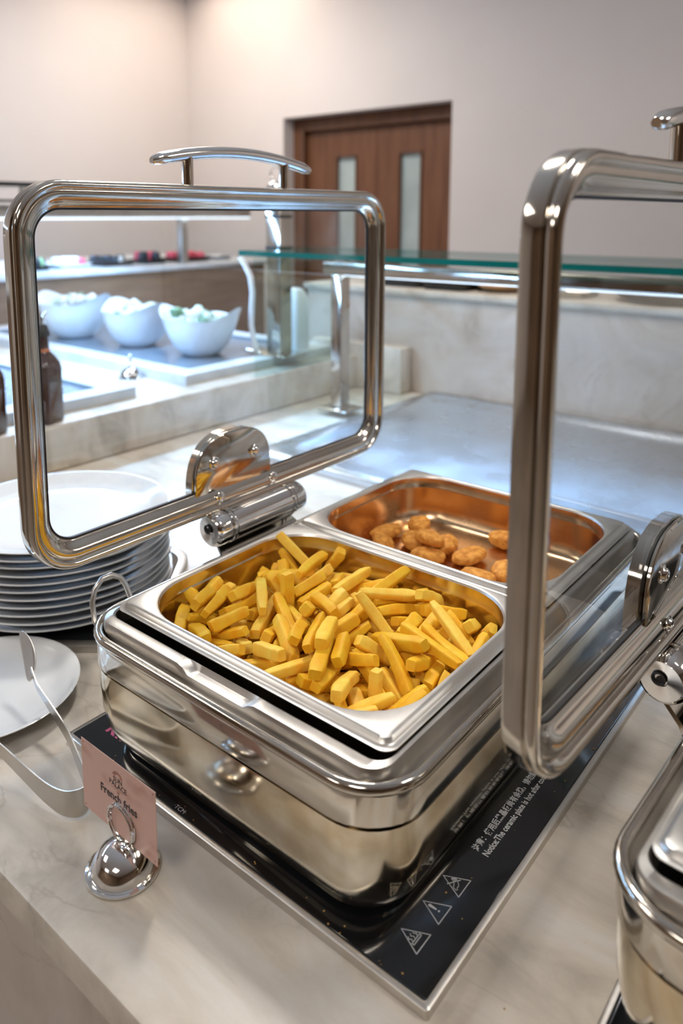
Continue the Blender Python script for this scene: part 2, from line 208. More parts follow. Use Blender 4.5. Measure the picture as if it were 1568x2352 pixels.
def lathe(prof, c=(0, 0, 0), n=40, cap0=True, cap1=True, axis='z'):
    L = []
    for r, h in prof:
        l = []
        for i in range(n):
            a = 2*PI*i/n
            if axis == 'z': l.append((c[0]+r*math.cos(a), c[1]+r*math.sin(a), c[2]+h))
            elif axis == 'y': l.append((c[0]+r*math.cos(a), c[1]+h, c[2]+r*math.sin(a)))
            else: l.append((c[0]+h, c[1]+r*math.cos(a), c[2]+r*math.sin(a)))
        L.append(l)
    return bridge(L, cap0, cap1)
def tube(pts, r, n=12, closed=False, radii=None):
    P = [Vector(p) for p in pts]; K = len(P); L = []; prev = None
    for k in range(K):
        if closed: t = (P[(k+1) % K]-P[k-1]).normalized()
        else: t = (P[min(k+1, K-1)]-P[max(k-1, 0)]).normalized()
        if prev is None:
            a = Vector((0, 0, 1)) if abs(t.z) < .9 else Vector((1, 0, 0)); nrm = t.cross(a).normalized()
        else: nrm = (prev-t*prev.dot(t)).normalized()
        prev = nrm; bn = t.cross(nrm); rad = radii[k] if radii else r
        L.append([tuple(P[k]+rad*(math.cos(2*PI*i/n)*nrm+math.sin(2*PI*i/n)*bn)) for i in range(n)])
    return bridge(L, not closed, not closed, closed)
def ribbon(pts, up, w, t):
    """flat strip of width w along up and thickness t following pts; w may be a list"""
    P = [Vector(p) for p in pts]; K = len(P); L = []
    for k in range(K):
        tn = (P[min(k+1, K-1)]-P[max(k-1, 0)]).normalized(); u = up[k] if isinstance(up, list) else up
        u = Vector(u); u = (u-tn*u.dot(tn)).normalized(); s = tn.cross(u).normalized()
        ww = w[k] if isinstance(w, list) else w
        L.append([tuple(P[k]+u*ww/2*a+s*t/2*b) for a, b in ((-1, -1), (1, -1), (1, 1), (-1, 1))])
    return bridge(L, True, True)
def join(*vf):
    V = []; F = []
    for v, f in vf:
        o = len(V); V += v; F += [tuple(i+o for i in q) for q in f]
    return V, F
def text(name, s, size, mat, parent, M4, thick=.0, align='CENTER', bold=0, xscale=1, spacing=1):
    c = bpy.data.curves.new('t', 'FONT'); c.body = s; c.size = size; c.align_x = align; c.align_y = 'CENTER'; c.extrude = thick; c.offset = bold; c.space_character = spacing
    c.resolution_u = 2
    o = bpy.data.objects.new('t', c); COL.objects.link(o)
    bpy.context.view_layer.update()
    me = bpy.data.meshes.new_from_object(o.evaluated_get(bpy.context.evaluated_depsgraph_get())); bpy.data.objects.remove(o)
    for v in me.vertices: v.co.x *= xscale
    me.transform(M4); me.materials.clear(); me.materials.append(mat)
    o = bpy.data.objects.new(name, me); COL.objects.link(o)
    if parent: o.parent = parent
    return o
def copy_tree(o, parent=None):
    c = o.copy(); COL.objects.link(c); c.parent = parent
    for ch in list(o.children): copy_tree(ch, c)
    return c

# ------------------------------------------------------------------ room
ZF = -.9
Y_BACK, X_LEFT, Z_C = 3.5, -4.23, 2.12
structure(mesh('floor', *box(-4.4, 4.2, -5.2, 4.4, ZF-.1, ZF), M['floor'], smooth=False))
structure(mesh('ceiling', *box(-4.4, 4.2, -5.2, 4.4, Z_C, Z_C+.1), M['ceiling'], smooth=False))
structure(mesh('wall_left', *box(X_LEFT-.12, X_LEFT, -5.2, Y_BACK, ZF, Z_C), M['wall'], smooth=False))
structure(mesh('wall_right', *box(4.05, 4.2, -5.2, Y_BACK, ZF, Z_C), M['wall_dark'], smooth=False))
structure(mesh('wall_front', *box(X_LEFT, 4.05, -5.2, -5.05, ZF, Z_C), M['wall_dark'], smooth=False))
DX0, DX1, DZ = -3.27, -1.985, 1.165
structure(mesh('wall_back', *join(box(X_LEFT-.12, DX0, Y_BACK, Y_BACK+.3, ZF, Z_C), box(DX1, 4.2, Y_BACK, Y_BACK+.3, ZF, Z_C), box(DX0, DX1, Y_BACK, Y_BACK+.3, DZ, Z_C)), M['wall'], smooth=False))
# recessed double door
door = bpy.data.objects.new('door_1', None); COL.objects.link(door); door.location = ((DX0+DX1)/2, Y_BACK+.16, ZF); structure(door)
dx, dy = door.location.x, door.location.y
def dl(vf): return [(x-dx, y-dy, z-ZF) for x, y, z in vf[0]], vf[1]
mesh('door_frame', *dl(join(box(DX0+.0, DX0+.09, Y_BACK+.10, Y_BACK+.22, ZF, DZ, .004), box(DX1-.05, DX1, Y_BACK+.10, Y_BACK+.22, ZF, DZ, .004), box(DX0+.09, DX1-.05, Y_BACK+.10, Y_BACK+.22, DZ-.085, DZ, .004))), M['wood_frame'], door)
xm = (DX0+.09+DX1-.05)/2; z1 = DZ-.088
for (a, b, wx0, wx1) in ((DX0+.094, xm-.002, -2.925, -2.775), (xm+.002, DX1-.054, -2.43, -2.28)):
    wz0, wz1 = -.2, .90
    leaf = mesh('door_leaf', *dl(join(box(a, wx0, Y_BACK+.15, Y_BACK+.2, ZF+.01, z1), box(wx1, b, Y_BACK+.15, Y_BACK+.2, ZF+.01, z1), box(wx0, wx1, Y_BACK+.15, Y_BACK+.2, wz1, z1), box(wx0, wx1, Y_BACK+.15, Y_BACK+.2, ZF+.01, wz0))), M['wood'], door, smooth=False)
    mesh('door_pane', *dl(box(wx0, wx1, Y_BACK+.172, Y_BACK+.18, wz0, wz1)), M['door_glass'], leaf, smooth=False)
    mesh('pane_bead', *dl(join(box(wx0-.012, wx0, Y_BACK+.143, Y_BACK+.15, wz0, wz1), box(wx1, wx1+.012, Y_BACK+.143, Y_BACK+.15, wz0, wz1), box(wx0-.012, wx1+.012, Y_BACK+.143, Y_BACK+.15, wz1, wz1+.012))), M['wood_frame'], leaf, smooth=False)
# unseen panel behind the door, there to keep daylight out
structure(mesh('door_daylight_block_1', *box(DX0-.1, DX1+.1, Y_BACK+.32, Y_BACK+.4, ZF, DZ+.1), M['wood_frame'], smooth=False))
# ceiling luminaires
for i, (x, y, s) in enumerate(((-.9, .9, .15), (1.4, .7, .25), (.6, -2.2, .45), (-2.4, -1.4, .45), (-2.9, 2.2, .3), (2.6, 2.4, .3), (-1.2, -3.8, .5))):
    t = thing('ceiling_lamp', (x, y, Z_C), 'round recessed ceiling lamp out of frame over the buffet', 'lamp', 'recessed ceiling lamps')
    mesh('lamp_trim', *lathe([(s*.72, -.004), (s*.78, -.012), (s*.84, -.01), (s*.86, 0)], n=32, cap0=False, cap1=False), M['lid_white'], t)
    mesh('lamp_diffuser', *lathe([(.01, -.006), (s*.72, -.006)], n=32, cap0=True, cap1=False), M['lamp'], t)

# ------------------------------------------------------------------ counters
YE = -.157
cnt = thing('buffet_counter', (1, .6, ZF), 'pale stone buffet counter with a brown veined front face', 'counter')
def ol(o, vf): return [(x-o[0], y-o[1], z-o[2]) for x, y, z in vf[0]], vf[1]
mesh('counter_top', *ol((1, .6, ZF), box(-2.56, 3.2, YE, 2.0, -.03, 0, .0025)), M['counter'], cnt)
mesh('front_panel', *ol((1, .6, ZF), box(-2.56, 3.2, YE+.003, 1.9, ZF, -.0302)), M['backstone'], cnt, smooth=False)
# raised cold counter on the left
rc = thing('raised_counter', (-2.0, .7, 0), 'raised pale stone step behind the plates carrying bottles and salad boards', 'counter')
mesh('raised_block', *ol((-2.0, .7, 0), box(-2.56, -1.1, YE, 1.43, .0005, .10, .004)), M['counter'], rc)
mesh('end_block', *ol((-2.0, .7, 0), box(-1.28, -.938, 1.4305, 1.487, .0005, .137, .003)), M['counter'], rc)
# stone back counter with a shelf
bc = thing('back_counter', (.6, 1.7, 0), 'tall veined stone back counter behind the steel tray', 'counter')
mesh('stone_front', *ol((.6, 1.7, 0), box(-1.345, 3.2, 1.49, 2.0, .0005, .285, .002)), M['backstone'], bc)
mesh('stone_shelf', *ol((.6, 1.7, 0), box(-1.36, 3.2, 1.484, 2.02, .2855, .305, .004)), M['counter'], bc)

# steel tray let into the counter
tr = thing('steel_serving_tray', (.3, 1.1, 0), 'wide shallow stainless serving tray set into the rear of the counter', 'tray')
cx, cy, hx, hy = .6, 1.11, 1.465, .372
mesh('tray_rim', *ol((.3, 1.1, 0), rr_loft([(hx, hy, .012, .0006), (hx, hy, .012, .012), (hx-.004, hy-.004, .012, .015), (hx-.045, hy-.045, .06, .015), (hx-.05, hy-.05, .058, .013), (hx-.062, hy-.062, .055, .008), (hx-.075, hy-.075, .05, .0045), (hx-.1, hy-.1, .04, .003)], (cx, cy), False, True, n=8)), M['steel_tray'], tr)

# ------------------------------------------------------------------ induction plates
def induction_plate(x0, y0, W, D, label):
    t = thing('induction_plate', (x0+W/2, y0+D/2, 0), label, 'hob')
    f = .0045
    mesh('steel_frame', *rr_loft([(W/2, D/2, .003, .0002), (W/2, D/2, .003, .0075), (W/2-.001, D/2-.001, .003, .0085), (W/2-f, D/2-f, .002, .0085), (W/2-f, D/2-f, .002, .0002)], (0, 0), ring=True, n=3), M['brushed'], t)
    mesh('ceramic_glass', *rr_loft([(W/2-f, D/2-f, .002, .0002), (W/2-f, D/2-f, .002, .0075), (W/2-f-.0008, D/2-f-.0008, .002, .0082)], (0, 0), True, True, n=3), M['black_glass'], t)
    return t
PLX0, PLY0, PLW, PLD = -.364, -.036, .421, .64
pl1 = induction_plate(PLX0, PLY0, PLW, PLD, 'black ceramic induction plate with warning print under the fries chafer')
pl2 = induction_plate(PLX0+.508, PLY0+.014, PLW, PLD, 'black induction plate under the chafer cut off at lower right')
def pm(x, y, z, ang):   # print matrix on a horizontal top of plate 1
    return Matrix.Translation((x-pl1.location.x, y-pl1.location.y, z)) @ Matrix.Rotation(ang, 4, 'Z')
ZP = .0083
text('notice_text', 'Notice:The ceramic plate is hot after cooking,please don\'t touch', .0078, M['white_print'], pl1, pm(.0275, .1, ZP, PI/2), align='LEFT', bold=.0002, xscale=.88)
text('notice_text', '注意：使用后黑晶板尚有余热，请勿触摸！', .0072, M['white_print'], pl1, pm(.0185, .1, ZP, PI/2), align='LEFT', bold=.0002, xscale=.95)
def stroke(pts, w=.0006, closed=False):
    V = []; F = []; n = len(pts)
    for k in range(n if closed else n-1):
        a = Vector((*pts[k], 0)); b = Vector((*pts[(k+1) % n], 0)); d = (b-a).normalized(); s = Vector((-d.y, d.x, 0))*w/2; d = d*w/2; o = len(V)
        V += [tuple(a-d+s), tuple(a-d-s), tuple(b+d-s), tuple(b+d+s)]; F.append((o, o+1, o+2, o+3))
    return V, F
def warning(px_, py_, kind):
    # triangle apex points toward -x as printed; local +y is the sign's up direction
    s = .0095
    parts = [stroke([(-s, -s), (s, -s), (0, s)], closed=True)]
    if kind == 'hot':
        parts.append(stroke([(-.005, -.0045), (.005, -.0045), (.005, -.0028), (-.005, -.0028)], closed=True))
        for q in (-.003, 0, .003): parts.append(stroke([(q, -.0018), (q+.0009, -.0008), (q-.0006, .0008), (q+.0007, .0022)]))
    elif kind == 'alert':
        parts.append(([(-.0006, -.0022, 0), (.0006, -.0022, 0), (.0013, .0042, 0), (0, .005, 0), (-.0013, .0042, 0)], [(0, 1, 2, 3, 4)]))
        parts.append(([(.0008*math.cos(a*PI/4), -.0042+.0008*math.sin(a*PI/4), 0) for a in range(8)], [tuple(range(8))]))
    else:
        parts.append(stroke([(-.0055, -.0050), (-.0045, -.0022), (-.0012, -.001), (.0012, .0018), (.0028, .0002), (.002, -.0026), (-.001, -.0048), (-.0033, -.0045), (-.0042, -.0058)], .0005, True))
        parts.append(([(.0002, .0012, 0), (.003, -.0018, 0), (.0042, .0004, 0), (.0036, .0028, 0), (.0012, .0032, 0)], [(0, 1, 2, 3, 4)]))
        parts.append(stroke([(-.0045, .003), (.0045, -.003)], .0008))
    V, F = join(*parts); m_ = pm(px_, py_, ZP, PI/2+math.radians(-0)); o = mesh('warning_symbol', [tuple(m_ @ Vector(v)) for v in V], F, M['white_print'], pl1, smooth=False)
    o.rotation_euler = (0, 0, 0); return o
warning(.0205, .0027, 'hot'); warning(.0205, .0325, 'alert'); warning(.0205, .062, 'touch')
text('maker_print', 'K1.', .020, M['pink_print'], pl1, pm(-.325, -.001, ZP, 0), bold=.0009, align='CENTER')
text('control_print', '·TCM·', .006, M['white_print'], pl1, pm(-.2, -.027, ZP, 0))

# ------------------------------------------------------------------ chafing dishes
OX, OY, OZ = -.1625, .26, .0085           # base centre of the first dish; its meshes are written in first-dish coordinates
def notch(x):                              # lowered seat in the front ridge of the water pan
    a = lambda t: 0 if t <= 0 else 1 if t >= 1 else t*t*(3-2*t)
    return -.0065*a((x+.206)/.012)*a((-.118-x)/.012)
def build_chafer(label):
    t = thing('chafing_dish', (OX, OY, OZ), label, 'chafing dish', 'open rectangular glass lidded chafing dishes')
    O = (OX, OY, OZ); c = (OX, OY); hx, hy = .185, .295
    S = lambda d, z, r=.05: (hx-d, hy-d, max(r-d, .004), z)
    body = [(hx-.045, hy-.045, .03, .0092), (hx-.034, hy-.034, .036, .0095), (hx-.022, hy-.022, .042, .0135), (hx-.020, hy-.020, .043, .0185), (hx-.0185, hy-.0185, .044, .0195), (hx-.013, hy-.013, .046, .0265), (hx-.0085, hy-.0085, .048, .038), (hx-.0055, hy-.0055, .05, .055), (hx-.0045, hy-.0045, .05, .078), (hx-.0045, hy-.0045, .05, .0955), (hx-.0085, hy-.0085, .048, .0965), (hx-.0085, hy-.0085, .048, .0985)]
    b = mesh('body_shell', *rr_loft(body, c, True, False, n=10, m=2), M['stained'], t, off=O, angle=30)
    mesh('collar_band', *rr_loft([(hx-.0085, hy-.0085, .048, .0982), (hx-.0035, hy-.0035, .052, .0985), (hx-.0028, hy-.0028, .052, .1), (hx-.0028, hy-.0028, .052, .1235), (hx-.006, hy-.006, .05, .126)], c, n=10, m=2), M['polished'], t, off=O, angle=30)
    rim = []
    for k in range(10):
        a = 2*PI*k/10; d = .0048-.0048*math.cos(a); z = .1285+.0052*math.sin(a); rim.append((hx-d, hy-d, .054-d, z))
    mesh('rolled_rim', *rr_loft(rim, c, ring=True, n=10), M['polished'], t, off=O)
    # inner water pan: sloping shelf, ridge, then a well with its shade put in as dark colour
    def fn(p, k):
        x, y, z = p
        if k in (4, 5, 6) and y < OY-.25: z += notch(x)
        if k in (1, 2, 3) and x < OX-hx+.040 and y < OY-hy+.036: z -= .022    # open corner of the shelf
        return (x, y, z)
    wp = [(hx-.0085, hy-.0085, .046, .1275), (hx-.0120, hy-.0105, .042, .121), (hx-.0165, hy-.0130, .028, .1195), (hx-.0175, hy-.0142, .024, .1235), (hx-.018, hy-.0150, .022, .1360), (hx-.0192, hy-.0166, .02, .1392), (hx-.0222, hy-.0262, .016, .1400), (hx-.0242, hy-.0288, .013, .1385), (hx-.0255, hy-.0296, .012, .125), (hx-.027, hy-.041, .012, .06), (hx-.04, hy-.06, .012, .052)]
    V, F = rr_loft(wp, c, False, True, n=8, m=44, fn=fn)
    wpo = mesh('water_pan', V, F, M['brushed'], t, off=O)
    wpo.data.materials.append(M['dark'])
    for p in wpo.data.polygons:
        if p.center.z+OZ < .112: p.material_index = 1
    # small wire handle at the left side
    pts = [(-.352, .002, .105), (-.366, .004, .112), (-.372, .006, .128), (-.372, .010, .142), (-.372, .019, .150), (-.372, .030, .150), (-.370, .040, .144), (-.368, .045, .134), (-.362, .047, .118), (-.352, .048, .108)]
    mesh('side_handle', *tube(pts, .0028, 10), M['brushed'], t, off=O)
    # hinge barrel along the left side
    HX, HZ, R = -.3725, .152, .0205; y0, y1 = .170, .324
    prof = [(.004, 0), (.0045, -.001), (R-.004, -.002), (R-.001, .0005), (R, .003), (R, .018), (R-.0015, .0185), (R-.0015, .021), (R+.001, .0215), (R+.001, .0245), (R-.0012, .025), (R-.0012, .028), (R, .0285)]
    L = y1-y0; prof2 = prof+[(r, L-h) for r, h in reversed(prof)]
    hg = mesh('hinge_barrel', *lathe(prof2, (HX, y0, HZ), 40, axis='y'), M['chrome'], t, off=O, angle=35)
    for yy, s in ((y0-.0024, 1), (y1+.0024, -1)):
        mesh('hinge_bore', *lathe([(.0052, 0), (.0058, -.0012*s), (.0046, -.0018*s), (.0036, -.0006*s), (.0034, .001*s)], (HX-.002, yy+.0004*s, HZ+.002), 20, axis='y', cap0=False), M['dark'], hg)
    for o in hg.children: o.location = (0, 0, 0); o.data.transform(Matrix.Translation((-OX, -OY, -OZ)))
    mesh('hinge_bracket', *join(
        ribbon([(HX-.018, .247, HZ-.008), (HX-.012, .247, HZ-.021), (HX, .247, HZ-.025), (HX+.014, .247, HZ-.036), (HX+.024, .247, HZ-.052), (HX+.0275, .247, HZ-.066), (HX+.0285, .247, HZ-.078)], (0, 1, 0), [.115, .12, .13, .14, .15, .14, .11], .004)), M['polished'], t, off=O)
    mesh('hinge_arm', *box(-.3925, -.3875, .182, .312, HZ+.010, .186, .001), M['polished'], t, off=O)
    # lid standing open: x is its depth, outline in the y-z plane
    XB, LY, LZ, LH, LV, LR = -.3955, .237, .363, .2925, .193, .052
    def lid_loft(pts, ring=False, cap0=False, cap1=False, n=12):
        L = [[(XB+d, LY+a, LZ+b_) for a, b_ in rr(LH-u, LV-u, LR-u*.85, n)] for u, d in pts]
        return bridge(L, cap0, cap1, ring)
    fr = [(.005, -.0005), (.001, .0005), (0, .003), (0, .0135), (.0018, .0145), (.0008, .0160), (.0002, .0185), (.0012, .0213), (.0038, .0232), (.0068, .0225), (.0088, .0203), (.0096, .0182), (.0112, .0186), (.0155, .0180), (.0195, .0158), (.0225, .0122), (.0245, .0092), (.0256, .0090), (.0264, .0080), (.0264, .004), (.0245, .001)]
    lf = mesh('lid_frame', *lid_loft(fr, ring=True), M['polished'], t, off=O, angle=50)
    def sub(name, vf, mat, **k): return mesh(name, *vf, mat, lf, off=O, **k)
    sub('gasket', lid_loft([(.0252, .0045), (.0282, .0045), (.0282, .0080), (.0252, .0084)], ring=True), M['rubber'])
    sub('lid_glass', lid_loft([(.0245, .0052), (.0245, .0072)], cap0=True, cap1=True), M['glass'], smooth=False)
    # bracket plates clamping the pane
    def dshape(x0, x1, yc, hw, zb, zt, n=22, e=.0):
        o = []
        for i in range(n+1):
            a = PI*i/n; ca, sa = math.cos(a), math.sin(a)
            o.append((yc+hw*math.copysign(abs(ca)**.8, ca), zb+(zt-zb)*(.18+.82*abs(sa)**.75)))
        o.append((yc-hw, zb)); o.append((yc+hw, zb))
        ins = lambda p, d: (yc+(p[0]-yc)*(1-d/hw), zb+(p[1]-zb)*(1-d/(zt-zb)))
        L = [[(x0, *p) for p in o], [(x1-.0012, *p) for p in o], [(x1, *ins(p, .0014)) for p in o]]
        return bridge(L, True, True)
    sub('bracket_plate', dshape(XB+.0078, XB+.0112, .224, .064, .190, .262), M['polished'])
    sub('bracket_plate', dshape(XB-.0070, XB+.0048, .224, .065, .176, .262), M['polished'])
    for (yy, zz) in ((.189, .2285), (.258, .2285)):
        s = sub('screw', lathe([(.0078, 0), (.0078, .0012), (.0062, .0018), (.0058, .0024), (.0052, .0042), (.0032, .0056), (.0012, .0056), (.001, .0046)], (XB+.0112, yy, zz), 24, axis='x'), M['chrome'])
    for yy in (.192, .285):
        sub('screw', lathe([(.0068, 0), (.0068, .0012), (.0052, .0018), (.0045, .0034), (.0024, .0044), (.001, .0044), (.0008, .0036)], (XB+.0178, yy, .1862), 20, axis='x'), M['chrome'])
    # handle on the upper rail
    hy0, hy1, xh = .158, .316, XB+.012
    sub('handle_post', tube([(xh, hy0, .553), (xh, hy0, .5875)], .0062, 16), M['polished'])
    sub('handle_post', tube([(xh, hy1, .553), (xh, hy1, .5875)], .0062, 16), M['polished'])
    pts = []; rad = []
    for i in range(25):
        u = -1+2*i/24; pts.append((xh, .237+u*.126, .5945-.0145*u*u)); e = 1-abs(u); rad.append(.0068 if e > .05 else .0068*(.72+.28*e/.05))
    pts = [(pts[0][0], pts[0][1]-.0025, pts[0][2])]+pts+[(pts[-1][0], pts[-1][1]+.0025, pts[-1][2])]; rad = [.0035]+rad+[.0035]
    sub('handle_bar', tube(pts, 0, 16, radii=rad), M['chrome'])
    return t
ch1 = build_chafer('open chafing dish holding the fries pan, its glass lid upright on the left')
ch2 = copy_tree(ch1); PHI2, C2 = -.045, (.339, .2835)                        # the second dish stands slightly turned
ch2.location = (*C2, OZ); ch2.rotation_euler = (0, 0, PHI2)
for o in ch2.children:
    if o.name.startswith('lid_frame'): o.location.z += .004
for o in list(ch2.children):
    if o.name.startswith('side_handle'): bpy.data.objects.remove(o)
ch2['label'] = 'chafing dish cut off at lower right, its upright glass lid in front of the nuggets'

# ------------------------------------------------------------------ gastronorm food pans
def food_pan(cx, cy, label, inner):
    t = thing('food_pan', (cx, cy, .0835), label, 'food pan', 'half size stainless food pans')
    H = .149; hx, hy = .1622, .1322
    mesh('pan_flange', *rr_loft([(hx, hy, .012, H-.0070), (hx, hy, .012, H-.0062), (hx-.0030, hy-.0030, .011, H-.0058), (hx-.0045, hy-.0045, .010, H-.0042), (hx-.0060, hy-.0060, .009, H-.0012), (hx-.0085, hy-.0085, .009, H), (hx-.0105, hy-.0100, .06, H), (hx-.0120, hy-.0112, .062, H-.0006), (hx-.0130, hy-.0122, .062, H-.0030)], (0, 0), n=9), M['pansteel'], t, off=(0, 0, .0835))
    h2x, h2y = hx-.0130, hy-.0122
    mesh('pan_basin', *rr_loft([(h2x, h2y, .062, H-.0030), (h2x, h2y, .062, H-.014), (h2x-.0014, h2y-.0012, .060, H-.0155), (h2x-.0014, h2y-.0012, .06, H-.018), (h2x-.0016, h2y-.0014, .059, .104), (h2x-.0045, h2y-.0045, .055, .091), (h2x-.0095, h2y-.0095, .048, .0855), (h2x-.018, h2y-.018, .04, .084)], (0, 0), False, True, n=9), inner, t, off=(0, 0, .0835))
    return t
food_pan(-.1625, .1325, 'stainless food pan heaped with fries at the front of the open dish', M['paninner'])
food_pan(-.1625, .3975, 'stainless food pan with chicken nuggets behind the fries', M['paninner_reflect'])
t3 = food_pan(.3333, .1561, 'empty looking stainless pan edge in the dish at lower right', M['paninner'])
t3.rotation_euler = (0, 0, PHI2)

# ------------------------------------------------------------------ fries and nuggets
mt, nt, N, L, B = newmat('fried_potato'); M['fry'] = mt
oi = N.new('ShaderNodeObjectInfo'); tc = N.new('ShaderNodeTexCoord')
nz = N.new('ShaderNodeTexNoise'); nz.inputs['Scale'].default_value = 90; nz.inputs['Detail'].default_value = 5; nz.noise_dimensions = '4D'
L.new(tc.outputs['Object'], nz.inputs[0]); L.new(oi.outputs['Random'], nz.inputs['W'])
r1 = N.new('ShaderNodeValToRGB'); e = r1.color_ramp.elements; e[0].color = (.95, .45, .018, 1); e[0].position = .25; e[1].color = (1, .67, .055, 1); e[1].position = .7; L.new(nz.outputs[0], r1.inputs[0])
r2 = N.new('ShaderNodeValToRGB'); e = r2.color_ramp.elements; e[0].color = (.84, .80, .55, 1); e[1].color = (1, 1, 1, 1); q = e.new(.6); q.color = (1, .97, .9, 1); q = e.new(.85); q.color = (1, 1.14, 3.0, 1); L.new(oi.outputs['Random'], r2.inputs[0])
mx = N.new('ShaderNodeMixRGB'); mx.blend_type = 'MULTIPLY'; mx.inputs[0].default_value = 1; L.new(r1.outputs[0], mx.inputs[1]); L.new(r2.outputs[0], mx.inputs[2]); L.new(mx.outputs[0], B.inputs['Base Color'])
B.inputs['Roughness'].default_value = .5; B.inputs['Specular IOR Level'].default_value = .25
B.inputs['Subsurface Weight'].default_value = .25; B.inputs['Subsurface Radius'].default_value = (.006, .003, .0005); B.inputs['Subsurface Scale'].default_value = .5
bp_ = N.new('ShaderNodeBump'); bp_.inputs['Strength'].default_value = .3; bp_.inputs['Distance'].default_value = .0012; n3 = N.new('ShaderNodeTexNoise'); n3.inputs['Scale'].default_value = 260; L.new(tc.outputs['Object'], n3.inputs[0]); L.new(n3.outputs[0], bp_.inputs['Height']); L.new(bp_.outputs[0], B.inputs['Normal'])
M['nugget'] = pbr('breaded_nugget', (.92, .43, .085), .6, col2=(.62, .23, .03), scale=130, bump=.9, bscale=420, spec=.3)
def fry_mesh(seed, L):
    rnd = random.Random(seed); nr = 9; loops = []
    bend = rnd.uniform(-.0022, .0022)*(L/.06); tw = rnd.uniform(-.12, .12); t0, t1 = rnd.choice(((1, .95), (.92, .7), (1, 1), (.8, .98))), rnd.uniform(.1, .3)
    for k in range(nr):
        u = -1+2*k/(nr-1)
        e = 1 if abs(u) < .93 else .80
        s = (t0[0]+(t0[1]-t0[0])*(u+1)/2)*e*(1+rnd.uniform(-.04, .04)); a0 = tw*u; sk = rnd.uniform(-.1, .1)
        l = []
        for i, (a, b) in enumerate(rr(.5, .5, .17, 2)):
            a *= s*(.96+.06*math.sin(3*u+seed)); b *= s
            ca, sa = math.cos(a0), math.sin(a0)
            slant = t1*.010*(1 if k in (0, nr-1) else 0)*a*(1 if u > 0 else -1)
            l.append((u*L/2+slant+(0 if 0 < k < nr-1 else -.0006*math.copysign(1, u)), (a*ca-b*sa)*.0106, (a*sa+b*ca)*.0102+bend*(1-u*u)-bend*.5))
        loops.append(l)
    V, F = bridge(loops, True, True)
    me = bpy.data.meshes.new('french_fry'); me.from_pydata(V, [], F)
    bm = bmesh.new(); bm.from_mesh(me); bmesh.ops.recalc_face_normals(bm, faces=bm.faces); bm.to_mesh(me); bm.free()
    me.shade_smooth(); me.set_sharp_from_angle(angle=math.radians(50)); me.materials.append(M['fry']); return me
FL = [.034, .042, .05, .058, .066, .074]
fm = [[fry_mesh(10*i+j, l) for j in range(3)] for i, l in enumerate(FL)]
for k, r in enumerate(FRIES.split()):
    v = [int(a) for a in r.split(',')]
    x, y, z = v[0]*1e-4, v[1]*1e-4, v[2]*1e-4; Ln, wd, th = v[7]*1e-4, v[8]*1e-4, v[9]*1e-4
    i = min(range(6), key=lambda q: abs(FL[q]-Ln))
    o = bpy.data.objects.new('french_fry', fm[i][k % 3]); COL.objects.link(o)
    o.location = (x, y, z-.0015); o.rotation_mode = 'QUATERNION'; o.rotation_quaternion = Quaternion([a*1e-3 for a in v[3:7]]).normalized()
    o.scale = (Ln/FL[i]*.99, wd/.0106*1.0, th/.0102*1.0)
    tag(o, 'golden french fry in the heap in the front food pan', 'french fry', 'fries heaped in the front pan')
def nugget_mesh(seed):
    rnd = random.Random(seed); bm = bmesh.new(); bmesh.ops.create_icosphere(bm, subdivisions=4, radius=1)
    from mathutils import noise
    for v in bm.verts:
        p = v.co.copy(); d = 1+.16*noise.noise(p*1.3+Vector((seed*3.1, 0, 0)))+.07*noise.noise(p*4+Vector((0, seed, 0)))+.035*noise.noise(p*11)
        v.co = Vector((p.x*.0225*d, p.y*.0172*d, math.copysign(abs(p.z)**.8, p.z)*.0098*d))
    me = bpy.data.meshes.new('chicken_nugget'); bm.to_mesh(me); bm.free(); me.shade_smooth(); me.materials.append(M['nugget']); return me
nm = [nugget_mesh(s) for s in range(5)]
for k, r in enumerate(NUGS.split()):
    v = [int(a) for a in r.split(',')]
    o = bpy.data.objects.new('chicken_nugget', nm[k % 5]); COL.objects.link(o)
    o.location = (v[0]*1e-4, v[1]*1e-4, v[2]*1e-4-.0005); o.rotation_mode = 'QUATERNION'; o.rotation_quaternion = Quaternion([a*1e-3 for a in v[3:7]]).normalized()
    o.scale = (v[7]*1e-4/.047, v[8]*1e-4/.0355, v[9]*1e-4/.0205)
    tag(o, 'breaded chicken nugget in the rear food pan', 'chicken nugget', 'nuggets in the rear pan')

# ------------------------------------------------------------------ plates
SX, SY = -.632, .130
wm = thing('warming_plate', (SX, SY, 0), 'black glass warming plate with steel edge under the plate stack', 'warming plate', rz=math.radians(39))
wx = .0
mesh('steel_edge', *rr_loft([(.155, .142, .05, .0003), (.155, .142, .05, .0085), (.153, .140, .05, .0095), (.143, .130, .045, .0095), (.143, .130, .045, .0003)], (0, 0), ring=True, n=8), M['brushed'], wm)
mesh('glass_top', *rr_loft([(.143, .130, .045, .0003), (.143, .130, .045, .0085), (.142, .129, .045, .009)], (0, 0), True, True, n=8), M['black_glass'], wm)
def plate_prof(R, h, foot):
    return [(foot-.004, .0015), (foot, 0), (foot+.003, .0012), (foot+.01, .0035), (R*.74, .0072), (R*.86, h*.52), (R-.004, h-.0030), (R-.0008, h-.0014), (R, h), (R-.0012, h+.0006), (R-.004, h-.0005), (R*.90, h*.72+.0015), (R*.82, .0090), (R*.74, .0068), (R*.6, .0055), (R*.3, .0052), (.002, .0052)]
ords = ['bottom', 'second from the bottom', 'third from the bottom', 'fourth from the bottom', 'fifth from the bottom', 'middle', 'fifth from the top', 'fourth from the top', 'third from the top', 'second from the top', 'topmost']
V, F = lathe(plate_prof(.148, .0195, .08), n=72)
pm0 = mesh('dinner_plate', V, F, M['porcelain'], angle=60)
